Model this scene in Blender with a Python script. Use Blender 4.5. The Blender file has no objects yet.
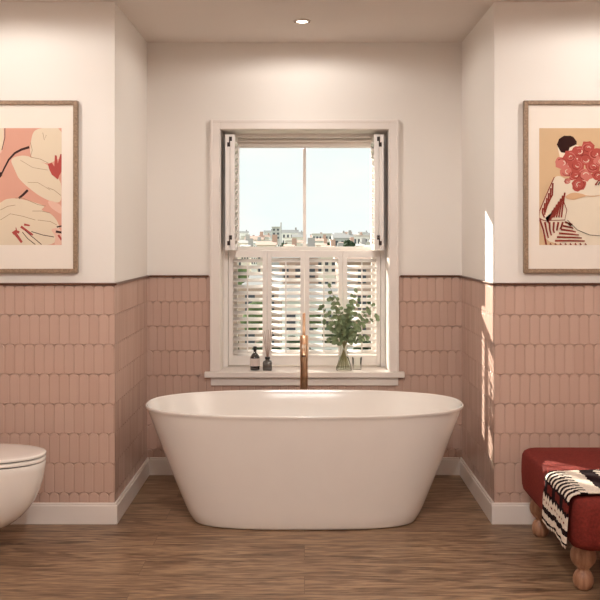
import bpy, bmesh, math, random
from mathutils import Vector, Matrix
R = random.Random(7)
PI = math.pi
S = bpy.context.scene
COL = S.collection

# ------------------------------------------------------------------ helpers
def link(name, bm, mats, parent=None, smooth=False, loc=None, auto=None):
    me = bpy.data.meshes.new(name)
    bmesh.ops.recalc_face_normals(bm, faces=bm.faces[:])
    bm.to_mesh(me); bm.free()
    if not isinstance(mats, (list, tuple)): mats = [mats]
    for m in mats: me.materials.append(m)
    if smooth or auto:
        for p in me.polygons: p.use_smooth = True
    o = bpy.data.objects.new(name, me); COL.objects.link(o)
    if parent: o.parent = parent
    if loc: o.location = loc
    if auto:
        md = o.modifiers.new('edges', 'EDGE_SPLIT'); md.split_angle = math.radians(auto)
    return o

def bevel(o, w=0.002, seg=2):
    md = o.modifiers.new('bevel', 'BEVEL'); md.width = w; md.segments = seg; md.limit_method = 'ANGLE'
    return o

def thing(name, label, cat, loc=(0, 0, 0), rz=0, group=None):
    o = bpy.data.objects.new(name, None); COL.objects.link(o)
    o.location = loc; o.rotation_euler = (0, 0, rz); o.empty_display_size = .05
    return tag(o, label, cat, group)

def tag(o, label, cat, group=None):
    o['label'] = label; o['category'] = cat
    if group: o['group'] = group
    return o

def struct(o):
    o['kind'] = 'structure'; return o

def bx(bm, x0, x1, y0, y1, z0, z1, mi=0):
    v = [bm.verts.new(p) for p in ((x0,y0,z0),(x1,y0,z0),(x1,y1,z0),(x0,y1,z0),(x0,y0,z1),(x1,y0,z1),(x1,y1,z1),(x0,y1,z1))]
    for f in ((0,3,2,1),(4,5,6,7),(0,1,5,4),(1,2,6,5),(2,3,7,6),(3,0,4,7)):
        fc = bm.faces.new([v[i] for i in f]); fc.material_index = mi

def box(name, mats, dims, parent=None, bev=0):
    bm = bmesh.new(); bx(bm, *dims)
    o = link(name, bm, mats, parent)
    if bev: bevel(o, bev)
    return o

def loft(bm, rings, cap0=True, cap1=True, mi=0):
    """rings: list of lists of points, all the same length"""
    vs = [[bm.verts.new(p) for p in r] for r in rings]
    n = len(vs[0])
    for a, b in zip(vs, vs[1:]):
        for i in range(n):
            f = bm.faces.new((a[i], a[(i+1) % n], b[(i+1) % n], b[i])); f.material_index = mi
    if cap0: bm.faces.new(vs[0][::-1]).material_index = mi
    if cap1: bm.faces.new(vs[-1]).material_index = mi
    return vs

def lathe(bm, prof, n=32, c=(0, 0, 0), cap0=True, cap1=True, mi=0):
    rings = [[(c[0]+r*math.cos(2*PI*i/n), c[1]+r*math.sin(2*PI*i/n), c[2]+z) for i in range(n)] for r, z in prof]
    return loft(bm, rings, cap0, cap1, mi)

def tube(bm, pts, rad, n=10, mi=0):
    pts = [Vector(p) for p in pts]
    if not isinstance(rad, (list, tuple)): rad = [rad]*len(pts)
    rings = []
    up = None
    for i, p in enumerate(pts):
        a = pts[max(0, i-1)]; b = pts[min(len(pts)-1, i+1)]
        t = (b-a).normalized()
        if up is None:
            up = Vector((0, 0, 1)) if abs(t.z) < .9 else Vector((1, 0, 0))
        s = t.cross(up).normalized(); up = s.cross(t).normalized()
        rings.append([p + (s*math.cos(2*PI*k/n) + up*math.sin(2*PI*k/n))*rad[i] for k in range(n)])
    loft(bm, rings, mi=mi)

def superring(cx, cy, a, b, n, z, N=96):
    out = []
    for i in range(N):
        t = 2*PI*i/N; c, s = math.cos(t), math.sin(t)
        out.append((cx + a*math.copysign(abs(c)**(2/n), c), cy + b*math.copysign(abs(s)**(2/n), s), z))
    return out

def rrect(x0, x1, y0, y1, r, z, k=8):
    out = []
    for cx, cy, a0 in ((x1-r, y1-r, 0), (x0+r, y1-r, 90), (x0+r, y0+r, 180), (x1-r, y0+r, 270)):
        for i in range(k+1):
            a = math.radians(a0 + 90*i/k)
            out.append((cx + r*math.cos(a), cy + r*math.sin(a), z))
    return out

# ------------------------------------------------------------------ materials
def nodes(m):
    m.use_nodes = True
    return m.node_tree.nodes, m.node_tree.links

def mat(name, col, rough=.5, metal=0, coat=0, noise=0, nscale=8, bump=0, bscale=80, sheen=0, spec=.5):
    m = bpy.data.materials.new(name); N, L = nodes(m)
    b = N['Principled BSDF']
    b.inputs['Base Color'].default_value = (*col, 1); b.inputs['Roughness'].default_value = rough
    b.inputs['Metallic'].default_value = metal; b.inputs['Coat Weight'].default_value = coat
    b.inputs['Specular IOR Level'].default_value = spec
    if sheen:
        b.inputs['Sheen Weight'].default_value = sheen; b.inputs['Sheen Roughness'].default_value = .4
        b.inputs['Sheen Tint'].default_value = (min(1, col[0]*2.5), col[1]*2.5, col[2]*2.5, 1)
    tc = N.new('ShaderNodeTexCoord')
    nz = N.new('ShaderNodeTexNoise'); nz.inputs['Scale'].default_value = nscale; nz.inputs['Detail'].default_value = 4
    L.new(tc.outputs['Object'], nz.inputs['Vector'])
    rp = N.new('ShaderNodeValToRGB')
    n = max(noise, .012)
    rp.color_ramp.elements[0].color = (*[max(0, c*(1-n)) for c in col], 1)
    rp.color_ramp.elements[1].color = (*[min(1, c*(1+n)) for c in col], 1)
    rp.color_ramp.elements[0].position = .3; rp.color_ramp.elements[1].position = .7
    L.new(nz.outputs['Fac'], rp.inputs['Fac']); L.new(rp.outputs['Color'], b.inputs['Base Color'])
    if bump:
        n2 = N.new('ShaderNodeTexNoise'); n2.inputs['Scale'].default_value = bscale; n2.inputs['Detail'].default_value = 3
        L.new(tc.outputs['Object'], n2.inputs['Vector'])
        bp = N.new('ShaderNodeBump'); bp.inputs['Strength'].default_value = bump; bp.inputs['Distance'].default_value = .002
        L.new(n2.outputs['Fac'], bp.inputs['Height']); L.new(bp.outputs['Normal'], b.inputs['Normal'])
    return m

def glass_mat(name, tint=(.97, .98, .97), gl=.10):
    m = bpy.data.materials.new(name); N, L = nodes(m)
    N.remove(N['Principled BSDF'])
    out = N['Material Output']
    t = N.new('ShaderNodeBsdfTransparent'); t.inputs['Color'].default_value = (*tint, 1)
    g = N.new('ShaderNodeBsdfGlossy'); g.inputs['Roughness'].default_value = .02
    lw = N.new('ShaderNodeLayerWeight'); lw.inputs['Blend'].default_value = gl
    mx = N.new('ShaderNodeMixShader')
    L.new(lw.outputs['Fresnel'], mx.inputs['Fac']); L.new(t.outputs[0], mx.inputs[1]); L.new(g.outputs[0], mx.inputs[2])
    L.new(mx.outputs[0], out.inputs['Surface'])
    return m

def math_node(N, L, op, a, b=None, c=None):
    n = N.new('ShaderNodeMath'); n.operation = op
    for i, v in enumerate((a, b, c)):
        if v is None: continue
        if isinstance(v, (int, float)): n.inputs[i].default_value = v
        else: L.new(v, n.inputs[i])
    return n.outputs[0]

WALLCOL = (.77, .722, .672)
TILEA = (.495, .333, .270)
TILEB = (.525, .360, .295)
W, H = .0495, .1485     # tile width and course height
DADO = 1.197
def wall_mat(name, axis, off0=0.0):
    """painted plaster above the dado, scalloped finger tiles below"""
    m = bpy.data.materials.new(name); N, L = nodes(m)
    b = N['Principled BSDF']
    M = lambda *a: math_node(N, L, *a)
    g = N.new('ShaderNodeNewGeometry'); sp = N.new('ShaderNodeSeparateXYZ'); L.new(g.outputs['Position'], sp.inputs[0])
    u = sp.outputs[axis]; z = sp.outputs['Z']
    vv = M('DIVIDE', M('SUBTRACT', M('ADD', z, H*3), DADO - .002), H)       # course coordinate, top of course = integer
    row = M('FLOOR', vv); fr = M('SUBTRACT', vv, row)
    par = M('FLOORED_MODULO', row, 2.0)
    def cell(off):
        uu = M('ADD', M('DIVIDE', M('SUBTRACT', u, off0), W), off)
        c = M('FLOOR', uu)
        x = M('MULTIPLY', M('SUBTRACT', M('SUBTRACT', uu, c), .5), W)
        return c, x
    offa = M('MULTIPLY', par, .5)
    ca, xa = cell(offa)
    offb = M('SUBTRACT', .5, offa)
    cb, xb = cell(offb)
    y = M('MULTIPLY', M('SUBTRACT', fr, 1.0), H)      # 0 at top of course, negative below
    r = W/2; rr = .36
    # elliptical arch of height r*rr*2 at the top of the course
    hy = r*.66
    yy = M('DIVIDE', M('MAXIMUM', M('ADD', y, hy), 0.0), hy/r)
    dist = M('SQRT', M('ADD', M('MULTIPLY', xa, xa), M('MULTIPLY', yy, yy)))
    din = M('SUBTRACT', r, dist)                       # >0 inside own tile
    inside = M('GREATER_THAN', din, 0.0)
    # upper tile part (cusps): distance to arch and to its own sides
    dup = M('MINIMUM', M('MULTIPLY', din, -1.0), M('SUBTRACT', r, M('ABSOLUTE', xb)))
    # bottom of this tile, next course's arch apexes: handled by the cusp branch of the lower course
    d = M('ADD', M('MULTIPLY', inside, din), M('MULTIPLY', M('SUBTRACT', 1.0, inside), dup))
    hmap = N.new('ShaderNodeMapRange'); hmap.interpolation_type = 'SMOOTHERSTEP'
    L.new(d, hmap.inputs['Value']); hmap.inputs['From Min'].default_value = 0; hmap.inputs['From Max'].default_value = .0062
    ga = N.new('ShaderNodeMapRange'); L.new(M('ADD', y, hy), ga.inputs['Value']); ga.inputs['From Min'].default_value = -.004; ga.inputs['From Max'].default_value = .004
    ga.inputs['To Min'].default_value = .20; ga.inputs['To Max'].default_value = 1.0
    groove = M('SUBTRACT', 1.0, M('MULTIPLY', M('SUBTRACT', 1.0, hmap.outputs[0]), ga.outputs[0]))
    gm = N.new('ShaderNodeMapRange'); L.new(d, gm.inputs['Value'])
    gm.inputs['From Min'].default_value = .0005; gm.inputs['From Max'].default_value = .0016
    # per tile tone
    cid = M('ADD', M('MULTIPLY', inside, ca), M('MULTIPLY', M('SUBTRACT', 1.0, inside), cb))
    rid = M('ADD', row, M('SUBTRACT', 1.0, inside))
    cmb = N.new('ShaderNodeCombineXYZ'); L.new(cid, cmb.inputs[0]); L.new(rid, cmb.inputs[1])
    wn = N.new('ShaderNodeTexWhiteNoise'); wn.noise_dimensions = '3D'; L.new(cmb.outputs[0], wn.inputs['Vector'])
    mc = N.new('ShaderNodeMix'); mc.data_type = 'RGBA'
    mc.inputs['A'].default_value = (*TILEA, 1); mc.inputs['B'].default_value = (*TILEB, 1)
    L.new(wn.outputs['Value'], mc.inputs['Factor'])
    mg = N.new('ShaderNodeMix'); mg.data_type = 'RGBA'
    mg.inputs['A'].default_value = (.455, .292, .232, 1)
    L.new(gm.outputs[0], mg.inputs['Factor']); L.new(mc.outputs['Result'], mg.inputs['B'])
    isup = M('GREATER_THAN', z, DADO)
    nz = N.new('ShaderNodeTexNoise'); nz.inputs['Scale'].default_value = 2.2; L.new(g.outputs['Position'], nz.inputs['Vector'])
    pc = N.new('ShaderNodeMix'); pc.data_type = 'RGBA'
    pc.inputs['A'].default_value = (*[c*.985 for c in WALLCOL], 1); pc.inputs['B'].default_value = (*[c*1.015 for c in WALLCOL], 1)
    L.new(nz.outputs['Fac'], pc.inputs['Factor'])
    fin = N.new('ShaderNodeMix'); fin.data_type = 'RGBA'
    L.new(isup, fin.inputs['Factor']); L.new(mg.outputs['Result'], fin.inputs['A']); L.new(pc.outputs['Result'], fin.inputs['B'])
    L.new(fin.outputs['Result'], b.inputs['Base Color'])
    rg = M('ADD', M('MULTIPLY', isup, .55), .24); L.new(rg, b.inputs['Roughness'])
    # small random tilt of each tile face
    tilt = M('MULTIPLY', M('MULTIPLY', M('SUBTRACT', wn.outputs['Value'], .5), xa), 14.0)
    hh = M('MULTIPLY', M('ADD', groove, tilt), M('SUBTRACT', 1.0, isup))
    bp = N.new('ShaderNodeBump'); bp.inputs['Strength'].default_value = 1.0; bp.inputs['Distance'].default_value = .0065
    L.new(hh, bp.inputs['Height']); L.new(bp.outputs['Normal'], b.inputs['Normal'])
    return m

def floor_mat():
    m = bpy.data.materials.new('oak_floor'); N, L = nodes(m); b = N['Principled BSDF']
    g = N.new('ShaderNodeNewGeometry')
    br = N.new('ShaderNodeTexBrick'); br.offset = .37
    br.inputs['Scale'].default_value = 1; br.inputs['Brick Width'].default_value = 1.9; br.inputs['Row Height'].default_value = .19
    br.inputs['Mortar Size'].default_value = .0012; br.inputs['Color1'].default_value = (0, 0, 0, 1); br.inputs['Color2'].default_value = (1, 1, 1, 1)
    br.inputs['Mortar'].default_value = (.5, .5, .5, 1)
    L.new(g.outputs['Position'], br.inputs['Vector'])
    sep = N.new('ShaderNodeVectorMath'); sep.operation = 'MULTIPLY_ADD'
    L.new(br.outputs['Color'], sep.inputs[0]); sep.inputs[1].default_value = (3.1, 5.3, 0); L.new(g.outputs['Position'], sep.inputs[2])
    def grain(sx, sy, det, dist):
        mp = N.new('ShaderNodeMapping'); mp.inputs['Scale'].default_value = (sx, sy, 1)
        L.new(sep.outputs[0], mp.inputs['Vector'])
        n = N.new('ShaderNodeTexNoise'); n.inputs['Scale'].default_value = 1; n.inputs['Detail'].default_value = det
        n.inputs['Distortion'].default_value = dist; L.new(mp.outputs[0], n.inputs['Vector']); return n.outputs['Fac']
    a = grain(3.6, 27, 9, 1.6); c = grain(9, 150, 6, .5); e = grain(1.1, 8, 3, .6)
    s = math_node(N, L, 'ADD', math_node(N, L, 'MULTIPLY', a, .52), math_node(N, L, 'MULTIPLY', c, .33))
    s = math_node(N, L, 'ADD', s, math_node(N, L, 'MULTIPLY', e, .22))
    rp = N.new('ShaderNodeValToRGB'); cr = rp.color_ramp
    cr.elements[0].position = .38; cr.elements[0].color = (.045, .021, .012, 1)
    cr.elements[1].position = .67; cr.elements[1].color = (.37, .238, .142, 1)
    x = cr.elements.new(.465); x.color = (.135, .074, .041, 1)
    x = cr.elements.new(.54); x.color = (.225, .135, .077, 1)
    L.new(s, rp.inputs['Fac'])
    mx = N.new('ShaderNodeMix'); mx.data_type = 'RGBA'; mx.blend_type = 'MULTIPLY'
    L.new(math_node(N, L, 'MULTIPLY', br.outputs['Fac'], .55), mx.inputs['Factor'])
    L.new(rp.outputs['Color'], mx.inputs['A']); mx.inputs['B'].default_value = (.25, .16, .1, 1)
    L.new(mx.outputs['Result'], b.inputs['Base Color'])
    b.inputs['Roughness'].default_value = .42
    bp = N.new('ShaderNodeBump'); bp.inputs['Strength'].default_value = .35; bp.inputs['Distance'].default_value = .0015
    L.new(s, bp.inputs['Height']); L.new(bp.outputs['Normal'], b.inputs['Normal'])
    return m

def wood_mat(name, c0, c1, scale=(60, 60, 6)):
    m = bpy.data.materials.new(name); N, L = nodes(m); b = N['Principled BSDF']
    tc = N.new('ShaderNodeTexCoord'); mp = N.new('ShaderNodeMapping'); mp.inputs['Scale'].default_value = scale
    L.new(tc.outputs['Object'], mp.inputs['Vector'])
    n = N.new('ShaderNodeTexNoise'); n.inputs['Scale'].default_value = 1; n.inputs['Detail'].default_value = 5; n.inputs['Distortion'].default_value = .6
    L.new(mp.outputs[0], n.inputs['Vector'])
    rp = N.new('ShaderNodeValToRGB'); rp.color_ramp.elements[0].position = .35; rp.color_ramp.elements[1].position = .65
    rp.color_ramp.elements[0].color = (*c0, 1); rp.color_ramp.elements[1].color = (*c1, 1)
    L.new(n.outputs['Fac'], rp.inputs['Fac']); L.new(rp.outputs['Color'], b.inputs['Base Color'])
    b.inputs['Roughness'].default_value = .45
    return m

WX = wall_mat('scallop_tile_and_plaster', 'X')
WXL = wall_mat('scallop_tile_left', 'X', -.0148); WXR = wall_mat('scallop_tile_right', 'X', .0135)
WY = wall_mat('scallop_tile_and_plaster_return', 'Y')
PLAIN = mat('plain_plaster', WALLCOL, .85, noise=.015, nscale=2)
CEIL = mat('ceiling_paint', (.70, .63, .575), .9, noise=.015, nscale=2)
FLOOR = floor_mat()
TRIMW = mat('trim_paint', (.74, .67, .62), .42)
SHUT = mat('shutter_paint', (.77, .72, .68), .38)
BRONZE = mat('dado_bronze', (.12, .05, .028), .32, metal=.5)
TUBM = mat('bath_enamel', (.78, .725, .675), .10, coat=.5)
CERAM = mat('toilet_ceramic', (.80, .74, .68), .10, coat=.6)
DARKGAP = mat('dark_gap', (.03, .022, .02), .6)  # near-black for the shade in toilet seams, and for the spout outlet
COPPER = mat('brushed_copper', (.80, .54, .35), .28, metal=1, noise=.12, nscale=40)
RED = mat('red_velvet', (.135, .018, .013), .85, noise=.22, nscale=90, bump=.5, bscale=160, sheen=.22, spec=.15)
LEGW = wood_mat('turned_wood', (.24, .11, .06), (.40, .21, .12))
OAKF = wood_mat('frame_oak', (.19, .12, .07), (.31, .205, .13), (90, 90, 90))
MATB = mat('mount_board', (.78, .70, .62), .8)
GLASS = glass_mat('window_glass')
CLEAR = glass_mat('clear_glass', (.98, .99, .98), .06)
HINGE = mat('dark_hinge', (.035, .022, .02), .4, metal=.6)
SMOKE = mat('dark_amber_glass', (.012, .008, .006), .08, coat=1)
GREYG = mat('smoked_glass', (.06, .05, .042), .10, coat=1)
BLACK = mat('black_plastic', (.01, .01, .01), .35)
LABELM = mat('paper_label', (.62, .54, .50), .7)
REED = mat('reed_stick', (.28, .17, .13), .8)
LEAFA = mat('eucalyptus_leaf', (.19, .25, .13), .55, noise=.35, nscale=30)
STEMM = mat('plant_stem', (.20, .17, .08), .6)

# ------------------------------------------------------------------ camera maths
CAMZ, F = 1.4275, 900.0
def P(px, py, Y): return Vector(((px-304.5)*Y/F, Y, CAMZ-(py-238)*Y/F))

YF, YB, AX, CH = 4.5, 5.432, .949, 2.607
XL, XR, YR = -1.82, 2.25, -1.3
OX, OZ0, OZ1 = .512, .59, 2.0836
T = .37

# ------------------------------------------------------------------ room shell
def wall(name, m, dims):
    bm = bmesh.new()
    for d in dims: bx(bm, *d)
    return struct(link(name, bm, m))
wall('floor', FLOOR, [(XL-.1, XR+.1, YR-.1, YB+T, -.12, 0)])
wall('ceiling', CEIL, [(XL-.1, XR+.1, YR-.1, YB+T, CH, CH+.15)])
def front_wall(name, xa, xb, wm):
    # two materials so that the return faces tile along their own direction
    bm = bmesh.new(); bx(bm, xa, xb, YF, YB+T, 0, CH)
    for f in bm.faces:
        if abs(f.calc_center_median().y - (YF + YB + T)/2) < .01: f.material_index = 1
    return struct(link(name, bm, [wm, WY]))
front_wall('wall_front_left', XL-.1, -AX, WXL)
front_wall('wall_front_right', AX, XR+.1, WXR)
wall('wall_back', [WX], [(-AX, -OX, YB, YB+T, 0, CH), (OX, AX, YB, YB+T, 0, CH), (-OX, OX, YB, YB+T, 0, OZ0), (-OX, OX, YB, YB+T, OZ1, CH)])
wall('wall_left', [WY], [(XL-.1, XL, YR-.1, YF, 0, CH)])
wall('wall_right', [WY], [(XR, XR+.1, YR-.1, YF, 0, CH)])
wall('wall_rear', [WX], [(XL, XR, YR-.1, YR, 0, CH)])

def board(name, segs, h, t, z0, m, bev=.003, lip=None):
    """segs: (axis, fixed, a, b, outward sign)"""
    bm = bmesh.new()
    for ax, c, a, b_, sg in segs:
        def add(tt, za, zb):
            lo, hi = sorted((c, c + sg*tt))
            if ax == 'x': bx(bm, a, b_, lo, hi, za, zb)
            else: bx(bm, lo, hi, a, b_, za, zb)
        add(t, z0, z0+h)
        if lip: add(t + lip[0], z0, z0 + h - lip[1])
    o = link(name, bm, m); bevel(o, bev); return struct(o)
bt = .016
runs = {'front_left': ('x', YF, XL, -AX+bt, -1), 'front_right': ('x', YF, AX-bt, XR, -1),
        'return_left': ('y', -AX, YF, YB, 1), 'return_right': ('y', AX, YF, YB, -1),
        'back': ('x', YB, -AX+bt, AX-bt, -1), 'left': ('y', XL, YR, YF-bt, 1), 'right': ('y', XR, YR, YF-bt, -1)}
for k, s in runs.items():
    board('baseboard_'+k, [s], .105, .011, 0, TRIMW, .002, lip=(.005, .012))
dt = .012
druns = [('x', YF, XL, -AX+dt, -1), ('x', YF, AX-dt, XR, -1), ('y', -AX, YF, YB, 1), ('y', AX, YF, YB, -1),
         ('x', YB, -AX+dt, -.577, -1), ('x', YB, .577, AX-dt, -1), ('y', XL, YR, YF-dt, 1), ('y', XR, YR, YF-dt, -1)]
for i, s in enumerate(druns):
    board('trim_%d' % (i+1), [s], .0125, dt, DADO-.006, BRONZE, .004)

# ------------------------------------------------------------------ window
win = struct(bpy.data.objects.new('window_1', None)); COL.objects.link(win)
bm = bmesh.new()
cw = .0515; yo, yi = YB-.024, YB
for d in ((-OX-cw, -OX+.002, .6235, OZ1+cw), (OX-.002, OX+cw, .6235, OZ1+cw)):
    bx(bm, d[0], d[1], yo, yi, d[2], d[3])
bx(bm, -OX+.002, OX-.002, yo, yi, OZ1-.002, OZ1+cw)
# raised outer bead
for d in ((-OX-cw-.004, -OX-cw+.012, .6235, OZ1+cw+.004), (OX+cw-.012, OX+cw+.004, .6235, OZ1+cw+.004)):
    bx(bm, d[0], d[1], yo-.003, yi, d[2], d[3])
bx(bm, -OX-cw+.012, OX+cw-.012, yo-.003, yi, OZ1+cw-.012, OZ1+cw+.004)
bevel(link('window_casing', bm, TRIMW, win), .002)
bm = bmesh.new()
bx(bm, -.600, .600, 5.385, YB, .590, .6235)
bx(bm, -OX, OX, YB, 5.73, .590, .6235)
bevel(link('window_sill', bm, TRIMW, win), .004)
bm = bmesh.new(); bx(bm, -OX-cw, OX+cw, YB-.02, YB, .540, .590)
bevel(link('apron', bm, TRIMW, win), .002)
# painted lining of the reveal
bm = bmesh.new()
bx(bm, -OX, -OX+.006, YB, 5.70, .6235, OZ1); bx(bm, OX-.006, OX, YB, 5.70, .6235, OZ1); bx(bm, -OX+.006, OX-.006, YB, 5.70, OZ1-.006, OZ1)
link('reveal_lining', bm, TRIMW, win)
# box frame and sashes
bm = bmesh.new()
bx(bm, -OX, -.462, 5.70, 5.80, .6235, OZ1); bx(bm, OX, .462, 5.70, 5.80, .6235, OZ1)
bx(bm, -.462, .462, 5.70, 5.80, 2.048, OZ1); bx(bm, -.462, .462, 5.70, 5.80, .6235, .65)
bx(bm, -.462, .462, 5.69, 5.70, 2.036, 2.052)
bevel(link('box_frame', bm, TRIMW, win), .002)
def sash(y0, z0, z1, mull):
    bm = bmesh.new()
    bx(bm, -.462, -.425, y0, y0+.04, z0, z1); bx(bm, .425, .462, y0, y0+.04, z0, z1)
    bx(bm, -.425, .425, y0, y0+.04, z0, z0+.042); bx(bm, -.425, .425, y0, y0+.04, z1-.042, z1)
    bx(bm, -.010, .010, y0+.004, y0+.036, z0+.042, z1-.042)
    s = bevel(link('sash', bm, TRIMW, win), .002)
    bm = bmesh.new(); bx(bm, -.425, .425, y0+.018, y0+.022, z0+.042, z1-.042)
    link('glass_pane', bm, GLASS, s)
sash(5.705, .65, 1.372, 0); sash(5.752, 1.330, 2.048, 0)
# frame carrying the shutters
bm = bmesh.new()
for s in (-1, 1):
    a, b_ = sorted((s*(OX-.006), s*.4775)); bx(bm, a, b_, 5.618, 5.668, .6235, OZ1-.006)
bx(bm, -.4775, .4775, 5.618, 5.668, 2.055, OZ1-.006)
bevel(link('shutter_frame', bm, SHUT, win), .002)

# ------------------------------------------------------------------ shutters
def blade_mesh(w, name, depth=.058):
    bm = bmesh.new(); rings = []
    for x in (0, w):
        rings.append([(x, .5*depth*math.cos(t), .0036*math.sin(t)) for t in [2*PI*i/14 for i in range(14)]])
    loft(bm, rings)
    me = bpy.data.meshes.new(name); bmesh.ops.recalc_face_normals(bm, faces=bm.faces[:]); bm.to_mesh(me); bm.free(); me.materials.append(SHUT)
    for p in me.polygons: p.use_smooth = True
    return me
def shutter(label, loc, rz, w, h, st, rt, rb, nb, tilt, rod=True, hinges=()):
    root = thing('window_shutter', label, 'shutter', loc, rz, 'white louvred window shutters')
    bm = bmesh.new(); t = .014
    bx(bm, 0, st, -t, t, 0, h); bx(bm, w-st, w, -t, t, 0, h)
    bx(bm, st, w-st, -t, t, 0, rb); bx(bm, st, w-st, -t, t, h-rt, h)
    bevel(link('panel_frame', bm, SHUT, root), .0015)
    me = blade_mesh(w-2*st, 'louvre')
    pitch = (h-rt-rb)/nb
    for i in range(nb):
        o = bpy.data.objects.new('louvre', me); COL.objects.link(o); o.parent = root
        o.location = (st, 0, rb + pitch*(i+.5)); o.rotation_euler = (tilt, 0, 0)
    if rod:
        bm = bmesh.new(); bx(bm, w/2-.004, w/2+.004, -.034, -.026, rb+.02, h-rt-.02)
        link('tilt_rod', bm, SHUT, root)
    for hz, side in hinges:
        bm = bmesh.new()
        # hinge knuckle and its two leaves on the panel's edge
        y = side*(t+.003)
        tube(bm, [(-.003, y, hz-.030), (-.003, y, hz+.030)], .0035, 8)
        bx(bm, -.003, .0002, min(y, y-side*.014), max(y, y-side*.014), hz+.004, hz+.030)
        bx(bm, -.003, .0002, min(y, y+side*.014), max(y, y+side*.014), hz-.030, hz-.004)
        link('hinge', bm, HINGE, root)
    return root
ZL, ZLH = .632, 1.3485-.632
names = ['lower left shutter panel, standing behind the dark soap bottle', 'lower shutter panel left of the middle, behind the reed diffuser',
         'lower shutter panel right of the middle, behind the left of the eucalyptus', 'lower right shutter panel beside the sunlit window reveal']
edges = [-.4755, -.2345, .002, .2395, .4755]
for i in range(4):
    a, b_ = edges[i]+.0012, edges[i+1]-.0012
    sh = shutter(names[i], (a, 5.642, ZL), 0, b_-a, ZLH, .027, .042, .062, 15, math.radians(19))
UZ, UH = 1.3535, .698
ux = math.radians(90)
# left pair, folded back against the reveal; local x points away from the camera
w_ = .226
shutter('open upper left shutter panel, its louvre edges facing the view', (-.4345, 5.428, UZ), ux, w_, UH, .030, .036, .036, 15, math.radians(-34), True, [(.655, 1), (.06, 1)])
shutter('open upper left shutter panel folded against the window reveal', (-.4640, 5.428, UZ), ux, w_, UH, .030, .036, .036, 15, math.radians(-88), False)
shutter('open upper right shutter panel, its louvre edges lit by the sun', (.4345, 5.428, UZ), ux, w_, UH, .030, .036, .036, 15, math.radians(34), False, [(.655, -1), (.06, -1)])
shutter('open upper right shutter panel folded against the window reveal', (.4640, 5.428, UZ), ux, w_, UH, .030, .036, .036, 15, math.radians(88), False)

# ------------------------------------------------------------------ bath
tcx, tcy = 0, 4.647
bath = thing('bathtub', 'white freestanding oval bath with tapered sides on the wood floor', 'bathtub', (tcx, tcy, 0))
rings = []
def prof(z):
    t = z/.58
    return .574 + (.812-.574)*(t**.95), .264 + (.378-.264)*(t**.95), 3.2 - .72*t
a, b_, n = prof(0)
rings.append(superring(0, 0, a-.014, b_-.014, n, .0))
rings.append(superring(0, 0, a-.005, b_-.005, n, .003))
rings.append(superring(0, 0, a, b_, n, .014))
for k in range(1, 20):
    z = .014 + (.560-.014)*k/19
    a, b_, n = prof(z); rings.append(superring(0, 0, a, b_, n, z))
a, b_, n = prof(.58)
lip = [(.001, .566), (.0025, .571), (.0035, .576), (.0025, .5795), (.000, .5815), (-.003, .5815), (-.0065, .579), (-.0085, .574), (-.0095, .568)]
for da, z in lip: rings.append(superring(0, 0, a+da, b_+da, n, z))
outer = len(rings)
for k in range(1, 15):       # inner wall
    t = k/14; z = .568 - .40*t
    aa = (a-.0105)*(1-t) + .56*t; bb = (b_-.0105)*(1-t) + .235*t
    q = .02*math.sin(t*PI); rings.append(superring(0, 0, aa+q, bb+q*.5, n, z))
for s_, dz in ((.97, -.018), (.9, -.034), (.78, -.044), (.5, -.048), (.15, -.050)):
    rings.append(superring(0, 0, .56*s_, .235*s_, n, .168+dz))
bm = bmesh.new(); loft(bm, rings)
shell = link('tub_shell', bm, TUBM, bath, smooth=True)
md = shell.modifiers.new('sub', 'SUBSURF'); md.levels = 1; md.render_levels = 1
bm = bmesh.new(); lathe(bm, [(.001, .1205), (.030, .1205), (.033, .123), (.030, .127), (.001, .128)], 24)
link('waste_cover', bm, COPPER, bath, smooth=True)
bm = bmesh.new(); bx(bm, -.05, .05, -.006, .006, 0, .02)

# ------------------------------------------------------------------ tap
tap = thing('bath_filler_tap', 'tall copper floor standing tap rising behind the bath', 'tap', (-.003, 5.20, 0))
bm = bmesh.new(); lathe(bm, [(.045, 0), (.045, .008), (.042, .011), (.0225, .012)], 32)
link('floor_plate', bm, COPPER, tap, auto=40)
bm = bmesh.new(); lathe(bm, [(.0222, .012), (.0222, .720), (.0235, .722), (.0235, .862), (.0215, .866), (.008, .867)], 32)
link('column', bm, COPPER, tap, auto=40)
bm = bmesh.new(); lathe(bm, [(.0085, .867), (.0095, .905), (.0085, .907), (.0085, .992), (.0055, .995), (.001, .995)], 20)
link('lever', bm, COPPER, tap, auto=40)
bm = bmesh.new()
tube(bm, [(0, -.020, .812), (0, -.10, .812), (0, -.205, .812), (0, -.222, .807), (0, -.232, .795), (0, -.234, .780)], .0125, 16)
link('spout', bm, COPPER, tap, auto=50)
bm = bmesh.new(); tube(bm, [(0, -.234, .782), (0, -.234, .772)], .0100, 16)
link('spout_outlet', bm, DARKGAP, tap)
bm = bmesh.new(); tube(bm, [(.023, 0, .79), (.040, 0, .79)], .010, 14)

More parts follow.
